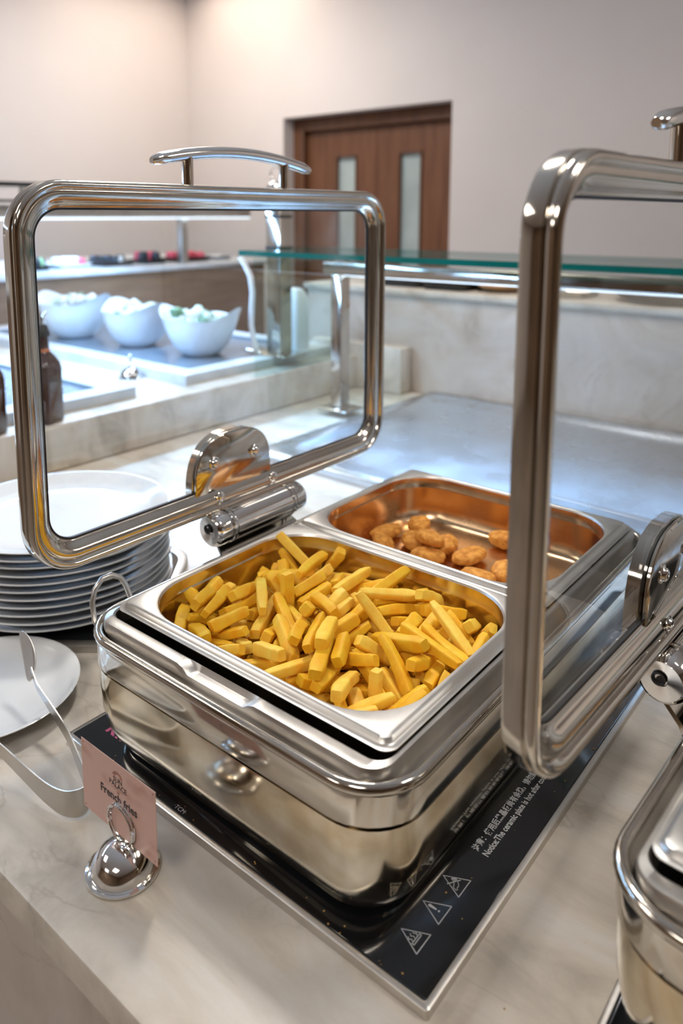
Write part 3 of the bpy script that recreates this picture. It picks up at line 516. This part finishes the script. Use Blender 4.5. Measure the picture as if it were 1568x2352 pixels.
for i, od in enumerate(ords):
    o = pm0 if i == 0 else pm0.copy()
    if i: COL.objects.link(o)
    o.location = (SX+.0016*math.sin(i*2.1), SY+.0014*math.cos(i*1.7), .0097+i*.0100)
    tag(o, '%s plate in the stack of white dinner plates at left' % od, 'plate', 'stacked white dinner plates')
sp = mesh('side_plate', *lathe(plate_prof(.092, .018, .05), n=64), M['porcelain'], angle=60)
sp.location = (-.487, -.055, .0003); sp.scale = (1.06, 1.06, 1.05); tag(sp, 'white plate under the serving tongs left of the chafing dish', 'plate')

# ------------------------------------------------------------------ tongs
tg = thing('serving_tongs', (-.35, -.07, 0), 'steel serving tongs lying with one tip over the white plate', 'tongs')
pts = [(-.428, -.0345, .0515), (-.4185, -.0370, .0465), (-.409, -.0392, .0420), (-.394, -.0410, .0380), (-.376, -.0430, .0330), (-.341, -.0480, .0245), (-.313, -.0560, .0190), (-.288, -.0640, .0155), (-.274, -.0700, .0150), (-.2665, -.0780, .0150), (-.2690, -.0870, .0150), (-.2790, -.0935, .0150), (-.30, -.0965, .0155), (-.33, -.0985, .0195), (-.36, -.1005, .0245), (-.40, -.1030, .0285), (-.44, -.1050, .0310), (-.48, -.1065, .0330), (-.52, -.107, .036)]
wd = [.008, .008, .008, .009, .0115, .014, .017, .0205, .0235, .026, .026, .024, .0205, .017, .0145, .0125, .011, .010, .010]
def smooth_path(P, W, k=4):
    o = []; w = []
    for i in range(len(P)-1):
        p = [Vector(P[max(i-1, 0)]), Vector(P[i]), Vector(P[i+1]), Vector(P[min(i+2, len(P)-1)])]
        for j in range(k):
            t = j/k; o.append(.5*((2*p[1])+(p[2]-p[0])*t+(2*p[0]-5*p[1]+4*p[2]-p[3])*t*t+(3*p[1]-p[0]-3*p[2]+p[3])*t**3)); w.append(W[i]+(W[i+1]-W[i])*t)
    return o+[Vector(P[-1])], w+[W[-1]]
pts, wd = smooth_path(pts, wd)
mesh('tongs_strap', *ribbon(pts, (0, 0, 1), wd, .0013), M['brushed'], tg, off=(-.35, -.07, 0))
def paddle(c, d, up, L, W):
    c, d, up = Vector(c), Vector(d).normalized(), Vector(up).normalized(); s = d.cross(up).normalized(); n = 20; o = []
    for i in range(n):
        a = 2*PI*i/n; o.append((L*math.cos(a), W*math.sin(a)*(1-.18*math.cos(a))))
    Lp = []
    for t_, k in ((-.0007, .97), (0, 1), (.0007, .97)):
        Lp.append([tuple(c+d*a*k+up*b*k+s*(t_+.004*(1-(a/L)**2))) for a, b in o])
    return bridge(Lp, True, True)
mesh('tongs_paddle', *paddle((-.446, -.0300, .0580), (-.053, .019, .028), (.45, .25, .75), .031, .0115), M['brushed'], tg, off=(-.35, -.07, 0))
mesh('tongs_paddle', *paddle((-.53, -.1075, .036), (-1, -.02, .14), (0, 0, 1), .036, .0125), M['brushed'], tg, off=(-.35, -.07, 0))

# ------------------------------------------------------------------ card holders and card
def holder(x, y, z, s, label, rz=0):
    t = thing('card_holder', (x, y, z), label, 'card holder', 'dome shaped chrome card holders', rz)
    mesh('dome_base', *lathe([(r*s, h*s) for r, h in ((.0285, .0003), (.0297, .0012), (.0295, .0026), (.0278, .0032), (.0268, .0028), (.0255, .0034), (.0248, .006), (.0238, .0095), (.0222, .0130), (.0198, .0163), (.0168, .0190), (.0130, .0212), (.009, .0226), (.0045, .0235), (.001, .0237))], n=48), M['chrome'], t)
    ring = []
    n = 28; turns = 2
    for i in range(n*turns+1):
        a = 2*PI*i/n-PI/2; ring.append((.0165*s*math.cos(a), (-.0030+.0052*i/(n*turns))*s, (.0398+.0166*math.sin(a))*s))
    mesh('wire_ring', *tube(ring, .00105*s, 8), M['chrome'], t)
    return t
holder(-.194, -.0915, .0002, 1.0, 'chrome dome card holder gripping the fries name card')
cd, nt, N, L, B = newmat('printed_card'); M['card'] = cd
tc = N.new('ShaderNodeTexCoord'); wv = N.new('ShaderNodeTexWave'); wv.wave_type = 'RINGS'; wv.inputs['Scale'].default_value = 26; wv.inputs['Distortion'].default_value = 7; wv.inputs['Detail'].default_value = 3
nzz = N.new('ShaderNodeTexNoise'); nzz.inputs['Scale'].default_value = 22
L.new(tc.outputs['Object'], wv.inputs[0]); L.new(tc.outputs['Object'], nzz.inputs[0])
mr = N.new('ShaderNodeMapRange'); mr.inputs[1].default_value = .5; mr.inputs[2].default_value = .62; L.new(nzz.outputs[0], mr.inputs[0])
mu = N.new('ShaderNodeMath'); mu.operation = 'MULTIPLY'; L.new(wv.outputs[0], mu.inputs[0]); L.new(mr.outputs[0], mu.inputs[1])
mxx = N.new('ShaderNodeMixRGB'); L.new(mu.outputs[0], mxx.inputs[0]); mxx.inputs[1].default_value = (.60, .375, .315, 1); mxx.inputs[2].default_value = (.46, .245, .19, 1)
L.new(mxx.outputs[0], B.inputs['Base Color']); B.inputs['Roughness'].default_value = .4
cx, cy, cz = -.1995, -.0900, .0275
card = thing('name_card', (cx, cy, cz), 'pink printed fries name card standing in the chrome ring holder', 'card', rz=math.radians(0))
W, H = .098, .0635
mesh('card_sheet', *join(([(-W/2, -.0002, 0), (W/2, -.0002, 0), (W/2, -.0002, H), (-W/2, -.0002, H), (-W/2, .0002, 0), (W/2, .0002, 0), (W/2, .0002, H), (-W/2, .0002, H)], [(0, 1, 2, 3), (5, 4, 7, 6), (0, 4, 5, 1), (2, 6, 7, 3), (1, 5, 6, 2), (0, 3, 7, 4)])), M['card'], card, smooth=False)
UP = Matrix.Rotation(PI/2, 4, 'X')
def cm(x, z): return Matrix.Translation((x, -.00032, z)) @ UP
text('card_text', 'French fries', .0102, M['ink'], card, cm(.001, .0315), bold=.00028)
text('card_text', 'SUN', .0062, M['ink'], card, cm(.001, .0482), bold=.0001)
text('card_text', 'PALACE', .0066, M['ink'], card, cm(.001, .0433), bold=.0001)
V = []; F = []
for k in range(11):
    a = math.radians(14+15.2*k); r0, r1 = .0034, .0068; c_, s_ = math.cos(a), math.sin(a); o = len(V); w0, w1 = .00018, .00045
    V += [(.001+r0*c_+w0*s_, -.00032, .0508+r0*s_*.8-w0*c_), (.001+r0*c_-w0*s_, -.00032, .0508+r0*s_*.8+w0*c_), (.001+r1*c_-w1*s_, -.00032, .0508+r1*s_*.8+w1*c_), (.001+r1*c_+w1*s_, -.00032, .0508+r1*s_*.8-w1*c_)]; F.append((o, o+1, o+2, o+3))
mesh('sun_emblem', V, F, M['ink_red'], card, smooth=False)
V = []; F = []
for k in range(15):
    x = -.0075+k*.00115; o = len(V); V += [(x, -.00032, .0396), (x+.0008, -.00032, .0396), (x+.0008, -.00032, .0402), (x, -.00032, .0402)]; F.append((o, o+1, o+2, o+3))
for k in range(5):
    a = math.radians(-150+30*k); o = len(V); c_, s_ = math.cos(a), math.sin(a)
    V += [(.001+.0008*c_+.0002*s_, -.00032, .0388+.0008*s_-.0002*c_), (.001+.0008*c_-.0002*s_, -.00032, .0388+.0008*s_+.0002*c_), (.001+.0022*c_-.0003*s_, -.00032, .0388+.0022*s_+.0003*c_), (.001+.0022*c_+.0003*s_, -.00032, .0388+.0022*s_-.0003*c_)]; F.append((o, o+1, o+2, o+3))
mesh('small_print', V, F, M['ink_red'], card, smooth=False)
V = []; F = []
for sx in (-1, 1):
    for z0 in (.003, H-.003):
        x0 = sx*(W/2-.003); o = len(V); V += [(x0-.0009, -.00032, z0), (x0, -.00032, z0-.0009), (x0+.0009, -.00032, z0), (x0, -.00032, z0+.0009)]; F.append((o, o+1, o+2, o+3))
mesh('corner_ornament', V, F, M['ink_red'], card, smooth=False)

# ------------------------------------------------------------------ glass guard over the steel tray
gg = thing('glass_guard', (-.93, 1.15, 0), 'teal edged glass shelf on steel posts over the serving tray', 'glass guard'); GO = (-.93, 1.15, 0)
g = mesh('glass_shelf', *box(-1.165, 2.6, 1.0, 1.32, .4181, .4315), M['guard_glass'], gg, off=GO, smooth=False)
g.data.materials.append(M['glass_edge'])
for p in g.data.polygons:
    if abs(p.normal.z) < .5: p.material_index = 1
mesh('beam', *box(-.985, 2.6, 1.13, 1.17, .371, .402, .002), M['polished'], gg, off=GO)
mesh('led_strip', *box(-.96, 2.55, 1.138, 1.150, .3685, .3712), M['led'], gg, off=GO, smooth=False)
mesh('glass_pad', *join(box(-.955, -.905, 1.135, 1.165, .402, .418, .002), box(.2, .25, 1.135, 1.165, .402, .418, .002), box(1.3, 1.35, 1.135, 1.165, .402, .418, .002)), M['chrome'], gg, off=GO)
for x in (-.955, 2.0):
    mesh('post', *box(x, x+.032, 1.125, 1.165, .0155, .3715, .002), M['polished'], gg, off=GO)
    mesh('post_foot', *box(x-.03, x+.065, 1.105, 1.185, .0152, .021, .002), M['polished'], gg, off=GO)
gp = thing('glass_end_panel', (-.985, 1.1, .14), 'clear upright glass panel between the two steel posts', 'glass panel')
mesh('pane', *box(-1.112, -1.106, 1.0, 1.40, .1005, .415), M['guard_glass'], gp, off=(-.985, 1.1, .14), smooth=False)

# ------------------------------------------------------------------ salad boards, bowls
def board(x0, x1, y0, y1, label, wx):
    o = ((x0+x1)/2, (y0+y1)/2, .1003)
    t = thing('marble_board', o, label, 'serving board')
    hx, hy = (x1-x0)/2, (y1-y0)/2
    mesh('board_rim', *rr_loft([(hx, hy, .004, .0), (hx, hy, .004, .024), (hx-.001, hy-.001, .004, .025), (hx-.06, hy-.06, .01, .025), (hx-.062, hy-.062, .01, .0225)], (0, 0), True, False, n=4), M['marble'], t)
    mesh('cold_well', *rr_loft([(hx-.062, hy-.062, .01, .0226), (hx-.064, hy-.064, .01, .016)], (0, 0), False, True, n=4), M['slate'], t)
    return t
M['slate'] = pbr('blue_grey_well', (.20, .25, .31), .2, .3, var=.1)
board(-2.35, -1.175, .82, 1.425, 'large pale marble board carrying the salad bowls', .1)
board(-2.1, -1.17, .10, .665, 'nearer pale marble board with dark well behind the oil bottles', .1)
def bowl(x, y, s, label, rz):
    t = thing('salad_bowl', (x, y, .1165), label, 'bowl', 'white wavy salad bowls', rz); n = 56; L = []
    prof = [(.038, 0), (.050, .001), (.060, .006), (.082, .03), (.098, .065), (.106, .095), (.110, .118), (.1115, .1205), (.108, .118), (.1025, .093), (.094, .064), (.078, .033), (.05, .012), (.01, .010)]
    for r, h in prof:
        l = []
        for i in range(n):
            a = 2*PI*i/n; k = max(0, (h-.05)/.07); wv_ = (.5+.5*math.cos(2*a))
            l.append((s*r*math.cos(a)*(1+.14*k*wv_), s*r*math.sin(a)*(1-.02*k), s*(h+k*(.030*wv_-.012+.008*math.cos(4*a)))))
        L.append(l)
    mesh('bowl_shell', *bridge(L, True, True), M['porcelain_bowl'], t)
    # chunky salad
    rnd = random.Random(int(x*1000)); 
    for k in range(15):
        bm = bmesh.new(); bmesh.ops.create_icosphere(bm, subdivisions=2, radius=1)
        sx_, sy_, sz_ = rnd.uniform(.016, .03), rnd.uniform(.012, .022), rnd.uniform(.008, .018)
        for v in bm.verts:
            q = 1+rnd.uniform(-.16, .16); v.co = Vector((v.co.x*sx_*q, v.co.y*sy_*q, v.co.z*sz_*q))
        me = bpy.data.meshes.new('salad_chunk'); bm.to_mesh(me); bm.free(); me.shade_smooth()
        me.materials.append(rnd.choice([M['onion'], M['onion'], M['cabbage'], M['lettuce']]))
        o = bpy.data.objects.new('salad_chunk', me); COL.objects.link(o); o.parent = t
        a, r = rnd.uniform(0, 6.28), rnd.uniform(0, .075); o.location = (s*r*math.cos(a), s*r*math.sin(a), s*(.098+.026*rnd.random()+.012*(1-r/.075))); o.rotation_euler = (rnd.uniform(-1, 1), rnd.uniform(-1, 1), a)
    return t
M['onion'] = pbr('pale_onion', (.78, .80, .78), .4, var=.15, scale=30)
M['cabbage'] = pbr('pale_cabbage', (.62, .72, .58), .45, var=.3, scale=30)
M['lettuce'] = pbr('green_lettuce', (.14, .25, .12), .45, var=.5, scale=40)
bowl(-1.41, 1.08, .98, 'nearest wavy white salad bowl beside the steel post', math.radians(20))
bowl(-1.685, 1.06, .98, 'middle wavy white salad bowl on the marble board', math.radians(-5))
bowl(-1.985, 1.03, 1.04, 'farthest left wavy white salad bowl on the marble board', math.radians(15))
holder(-1.36, .79, .1005, 1.15, 'small empty chrome ring card holder in front of the salad bowls', math.radians(-30))
# salad guard post, curved bracket, ring holder
sg = thing('salad_guard', (-1.195, 1.19, .125), 'polished square post with a curved white bracket beside the salad bowls', 'guard post'); SO = (-1.195, 1.19, .125)
mesh('post', *box(-1.222, -1.170, 1.165, 1.215, .1255, .585, .002), M['polished'], sg, off=SO)
mesh('post_foot', *box(-1.262, -1.13, 1.14, 1.24, .1253, .131, .002), M['polished'], sg, off=SO)
mesh('joint_band', *join(box(-1.2235, -1.1685, 1.1635, 1.2165, .425, .436), box(-1.2235, -1.1685, 1.1635, 1.2165, .515, .523)), M['rubber'], sg, off=SO, smooth=False)
bx = [(-1.345, 1.185, .400), (-1.325, 1.185, .375), (-1.305, 1.185, .345), (-1.297, 1.185, .30), (-1.302, 1.185, .25), (-1.305, 1.185, .20), (-1.292, 1.185, .150), (-1.285, 1.185, .1315)]
mesh('curved_bracket', *ribbon(bx, (0, 1, 0), .016, .006), M['lid_white'], sg, off=SO)
mesh('bracket_foot', *box(-1.31, -1.25, 1.16, 1.21, .1254, .1315, .002), M['chrome'], sg, off=SO)
holder(-1.2615, 1.19, .5856, 1.25, 'chrome ring card holder standing on top of the square post', 0).location = (-1.205, 1.19, .586)
wc = thing('white_dispenser', (-1.245, 1.30, .1258), 'white rounded plastic dispenser standing behind the square post', 'dispenser')
mesh('shell', *rr_loft([(.034, .028, .01, .0), (.036, .03, .012, .004), (.036, .03, .012, .12), (.033, .028, .012, .155), (.024, .022, .012, .176), (.012, .012, .01, .182)], (.012, 0), True, True, n=5), M['lid_white'], wc)

# ------------------------------------------------------------------ bottles
M['amber'] = pbr('brown_bottle_glass', (.055, .018, .010), .06, spec=.8, var=.2)
M['olive'] = pbr('olive_oil_glass', (.42, .40, .05), .08, spec=.8, col2=(.30, .27, .02), scale=12)
M['orange_label'] = pbr('orange_neck_label', (.65, .16, .03), .5)
def bottle(x, y, mat, label, h=1.0, square=True):
    t = thing('oil_bottle', (x, y, .1003), label, 'bottle', rz=.4)
    if square:
        mesh('bottle_glass', *rr_loft([(.024, .024, .006, 0), (.0275, .0275, .007, .003), (.0275, .0275, .007, .120*h), (.026, .026, .010, .135*h), (.020, .020, .012, .150*h), (.0135, .0135, .0134, .162*h), (.0125, .0125, .0124, .195*h)], (0, 0), True, True, n=5), mat, t, angle=50)
    else:
        mesh('bottle_glass', *lathe([(.028, 0), (.031, .003), (.031, .15*h), (.027, .168*h), (.014, .19*h), (.0125, .23*h)]), mat, t)
    hh = .195*h if square else .23*h
    mesh('neck_collar', *lathe([(.0138, hh-.038), (.0142, hh-.036), (.0142, hh-.028), (.0138, hh-.026)], n=24), M['orange_label'], t)
    mesh('stopper', *lathe([(.016, hh), (.017, hh+.004), (.014, hh+.012), (.012, hh+.020), (.009, hh+.024)], n=24), M['dark'], t)
    mesh('spout', *tube([(0, 0, hh+.02), (.001, 0, hh+.032), (.006, .002, hh+.042), (.012, .004, hh+.050)], .0042, 10, radii=[.006, .005, .0038, .003]), M['chrome'], t)
    return t
bottle(-1.136, .41, M['amber'], 'dark square bottle with a pour spout seen through the left lid', .92)
bottle(-1.136, .285, M['amber'], 'dark brown bottle mostly hidden behind the left lid frame', .9)
bottle(-1.128, .205, M['olive'], 'yellow green oil bottle at the left edge of the picture', 1.0, False)

# ------------------------------------------------------------------ rear counter with guard and desserts
rw = thing('rear_counter', (-2.9, 1.5, ZF), 'brown fronted rear buffet counter along the left wall', 'counter'); RO = (-2.9, 1.5, ZF)
mesh('counter_panel', *box(-3.6, -2.62, -.8, 2.62, ZF, .262), M['wood_panel'], rw, off=RO, smooth=False)
mesh('counter_shelf', *box(-3.62, -2.59, -.82, 2.66, .2625, .284, .004), M['marble'], rw, off=RO)
rg = thing('rear_guard', (-2.8, 1.5, .284), 'lit glass guard on thin posts over the rear dessert counter', 'glass guard'); QO = (-2.8, 1.5, .284)
mesh('beam', *box(-2.76, -2.70, -.6, 2.60, .515, .565, .002), M['brushed'], rg, off=QO)
mesh('led_strip', *box(-2.70, -2.685, -.6, 2.58, .5065, .512), M['led'], rg, off=QO, smooth=False)
for y in (2.14, .95): mesh('post', *box(-2.75, -2.71, y-.02, y+.02, .2845, .515, .002), M['brushed'], rg, off=QO)
mesh('canopy_glass', *box(-3.3, -2.6, -.6, 1.36, .640, .650), M['guard_glass'], rg, off=QO, smooth=False)
mesh('canopy_edge', *join(box(-2.6, -2.585, -.6, 1.36, .636, .654), box(-2.63, -2.61, -.6, 1.36, .575, .585)), M['rubber'], rg, off=QO, smooth=False)
for y in (1.30,): mesh('post', *box(-2.75, -2.71, y-.02, y+.02, .5655, .64, .002), M['brushed'], rg, off=QO)
M['pink'] = pbr('pink_icing', (.85, .10, .16), .45, var=.4, scale=60, bump=.5, bscale=90)
M['berry'] = pbr('dark_berries', (.03, .035, .05), .4, var=.5, scale=90)
M['lime'] = pbr('lime_garnish', (.45, .75, .35), .5, var=.2)
M['cream'] = pbr('white_cream', (.80, .80, .80), .5, var=.1, scale=40)
def dessert(x, y, lx, ly, traymat, fill, label, n, hgt):
    t = thing('dessert_tray', (x, y, .2843), label, 'dessert tray', 'desserts on the rear counter')
    mesh('tray', *rr_loft([(lx*.8, ly*.8, .01, 0), (lx, ly, .015, .018), (lx+.004, ly+.004, .015, .02), (lx-.004, ly-.004, .015, .017), (lx*.8, ly*.8, .01, .004)], (0, 0), True, True, n=4), traymat, t)
    rnd = random.Random(int(y*100)); k = 0
    for i in range(n):
        mt_ = fill[k % len(fill)]; k += 1
        o = mesh('dessert_piece', *rr_loft([(.016, .013, .006, 0), (.021, .018, .008, .006), (.021, .018, .008, hgt*.7), (.014, .012, .006, hgt)], (0, 0), True, True, n=3), mt_, t)
        o.location = (rnd.uniform(-lx*.6, lx*.6), -ly*.78+ly*1.56*(i+.5)/n, .0045+rnd.uniform(0, .006)); o.rotation_euler = (0, 0, rnd.uniform(0, 3))
    return t
dessert(-2.86, 1.385, .08, .055, M['dark'], [M['berry'], M['lime'], M['berry']], 'dark bowl of berries with a lime green garnish at far left', 6, .045)
dessert(-2.86, 1.56, .08, .085, M['porcelain_bowl'], [M['cream'], M['pink'], M['cream']], 'white platter of cream and pink desserts between the dark bowls', 8, .04)
dessert(-2.86, 1.80, .08, .10, M['dark'], [M['berry'], M['berry'], M['cream'], M['berry']], 'black tray of dark berries next to the pink mound', 10, .04)
dessert(-2.86, 2.02, .08, .075, M['dark'], [M['berry'], M['pink'], M['berry']], 'black tray of berries topped by pink icing at the middle', 8, .05)
dessert(-2.86, 2.27, .08, .125, M['dark'], [M['pink']], 'long black tray of pink desserts near the guard post', 13, .04)
dessert(-2.86, 2.50, .06, .06, M['steel_tray'], [M['cream']], 'small steel tray at the right end of the dessert row', 2, .012)

# ------------------------------------------------------------------ cookware on the stone back counter
def oven_tray(x, y, lx, ly, h, label, mat):
    t = thing('baking_tray', (x, y, .3053), label, 'baking tray')
    mesh('tray_body', *rr_loft([(lx*.9, ly*.9, .02, 0), (lx*.98, ly*.98, .025, h*.85), (lx*1.05, ly*1.05, .03, h), (lx*1.04, ly*1.04, .03, h*1.02), (lx*.96, ly*.96, .025, h*.86), (lx*.88, ly*.88, .02, .004)], (0, 0), True, True, n=6), mat, t); return t
oven_tray(-1.04, 1.64, .085, .09, .026, 'dark baking tray behind the beam, the left one', M['dark'])
oven_tray(-.87, 1.62, .075, .09, .022, 'second dark baking tray beside the brass coloured bowl', M['dark'])
M['brass'] = pbr('brass_bowl', (.75, .50, .28), .15, 1, var=.1)
bb = thing('metal_bowl', (-.72, 1.62, .3053), 'shallow shiny brass coloured bowl on the stone back counter', 'bowl')
mesh('bowl_wall', *lathe([(.03, 0), (.05, .002), (.075, .018), (.082, .028), (.080, .028), (.07, .018), (.04, .005), (.002, .004)]), M['brass'], bb)
b2 = thing('serving_platter', (-.26, 1.66, .3053), 'dark round platter on the back counter seen through the right lid', 'platter')
mesh('platter_wall', *lathe([(.10, 0), (.12, .003), (.15, .018), (.155, .024), (.152, .024), (.13, .014), (.05, .006), (.002, .006)], n=48), M['dark'], b2)
oven_tray(-.52, 1.63, .06, .07, .016, 'small dull metal tray between the brass bowl and the round platter', M['brushed'])
b4 = thing('glass_tumbler', (-.30, 1.86, .3053), 'clear glasses standing behind the round platter at right', 'glass')
mesh('tumbler_wall', *lathe([(.026, 0), (.028, .002), (.033, .085), (.031, .085), (.026, .006), (.002, .005)], n=24), M['guard_glass'], b4)

# ------------------------------------------------------------------ crumbs on the black hob and the counter
M['crumb'] = pbr('fried_crumbs', (.75, .42, .10), .6, var=.4, scale=300)
V, F = [], []
rnd = random.Random(5)
spots = [(rnd.uniform(-.3, .05), rnd.uniform(-.030, -.022) if k % 3 else rnd.uniform(.0, .3), .0085) for k in range(26)]
spots = [(x if y < -.01 else rnd.uniform(.020, .050), y, z) for x, y, z in spots]+[(rnd.uniform(.07, .13), rnd.uniform(-.1, .1), .0002) for k in range(9)]
for x, y, z in spots:
    s = rnd.uniform(.0004, .0010); o = len(V)
    V += [(x+s, y, z), (x, y+s*.8, z), (x-s*.9, y, z), (x, y-s, z), (x+s*.2, y, z+s*.9)]; F += [(o, o+1, o+4), (o+1, o+2, o+4), (o+2, o+3, o+4), (o+3, o, o+4), (o+3, o+2, o+1, o)]
cr = mesh('food_crumbs', V, F, M['crumb'], smooth=False); cr['kind'] = 'stuff'; tag(cr, 'tiny golden crumbs scattered on the black hob and counter', 'crumbs')
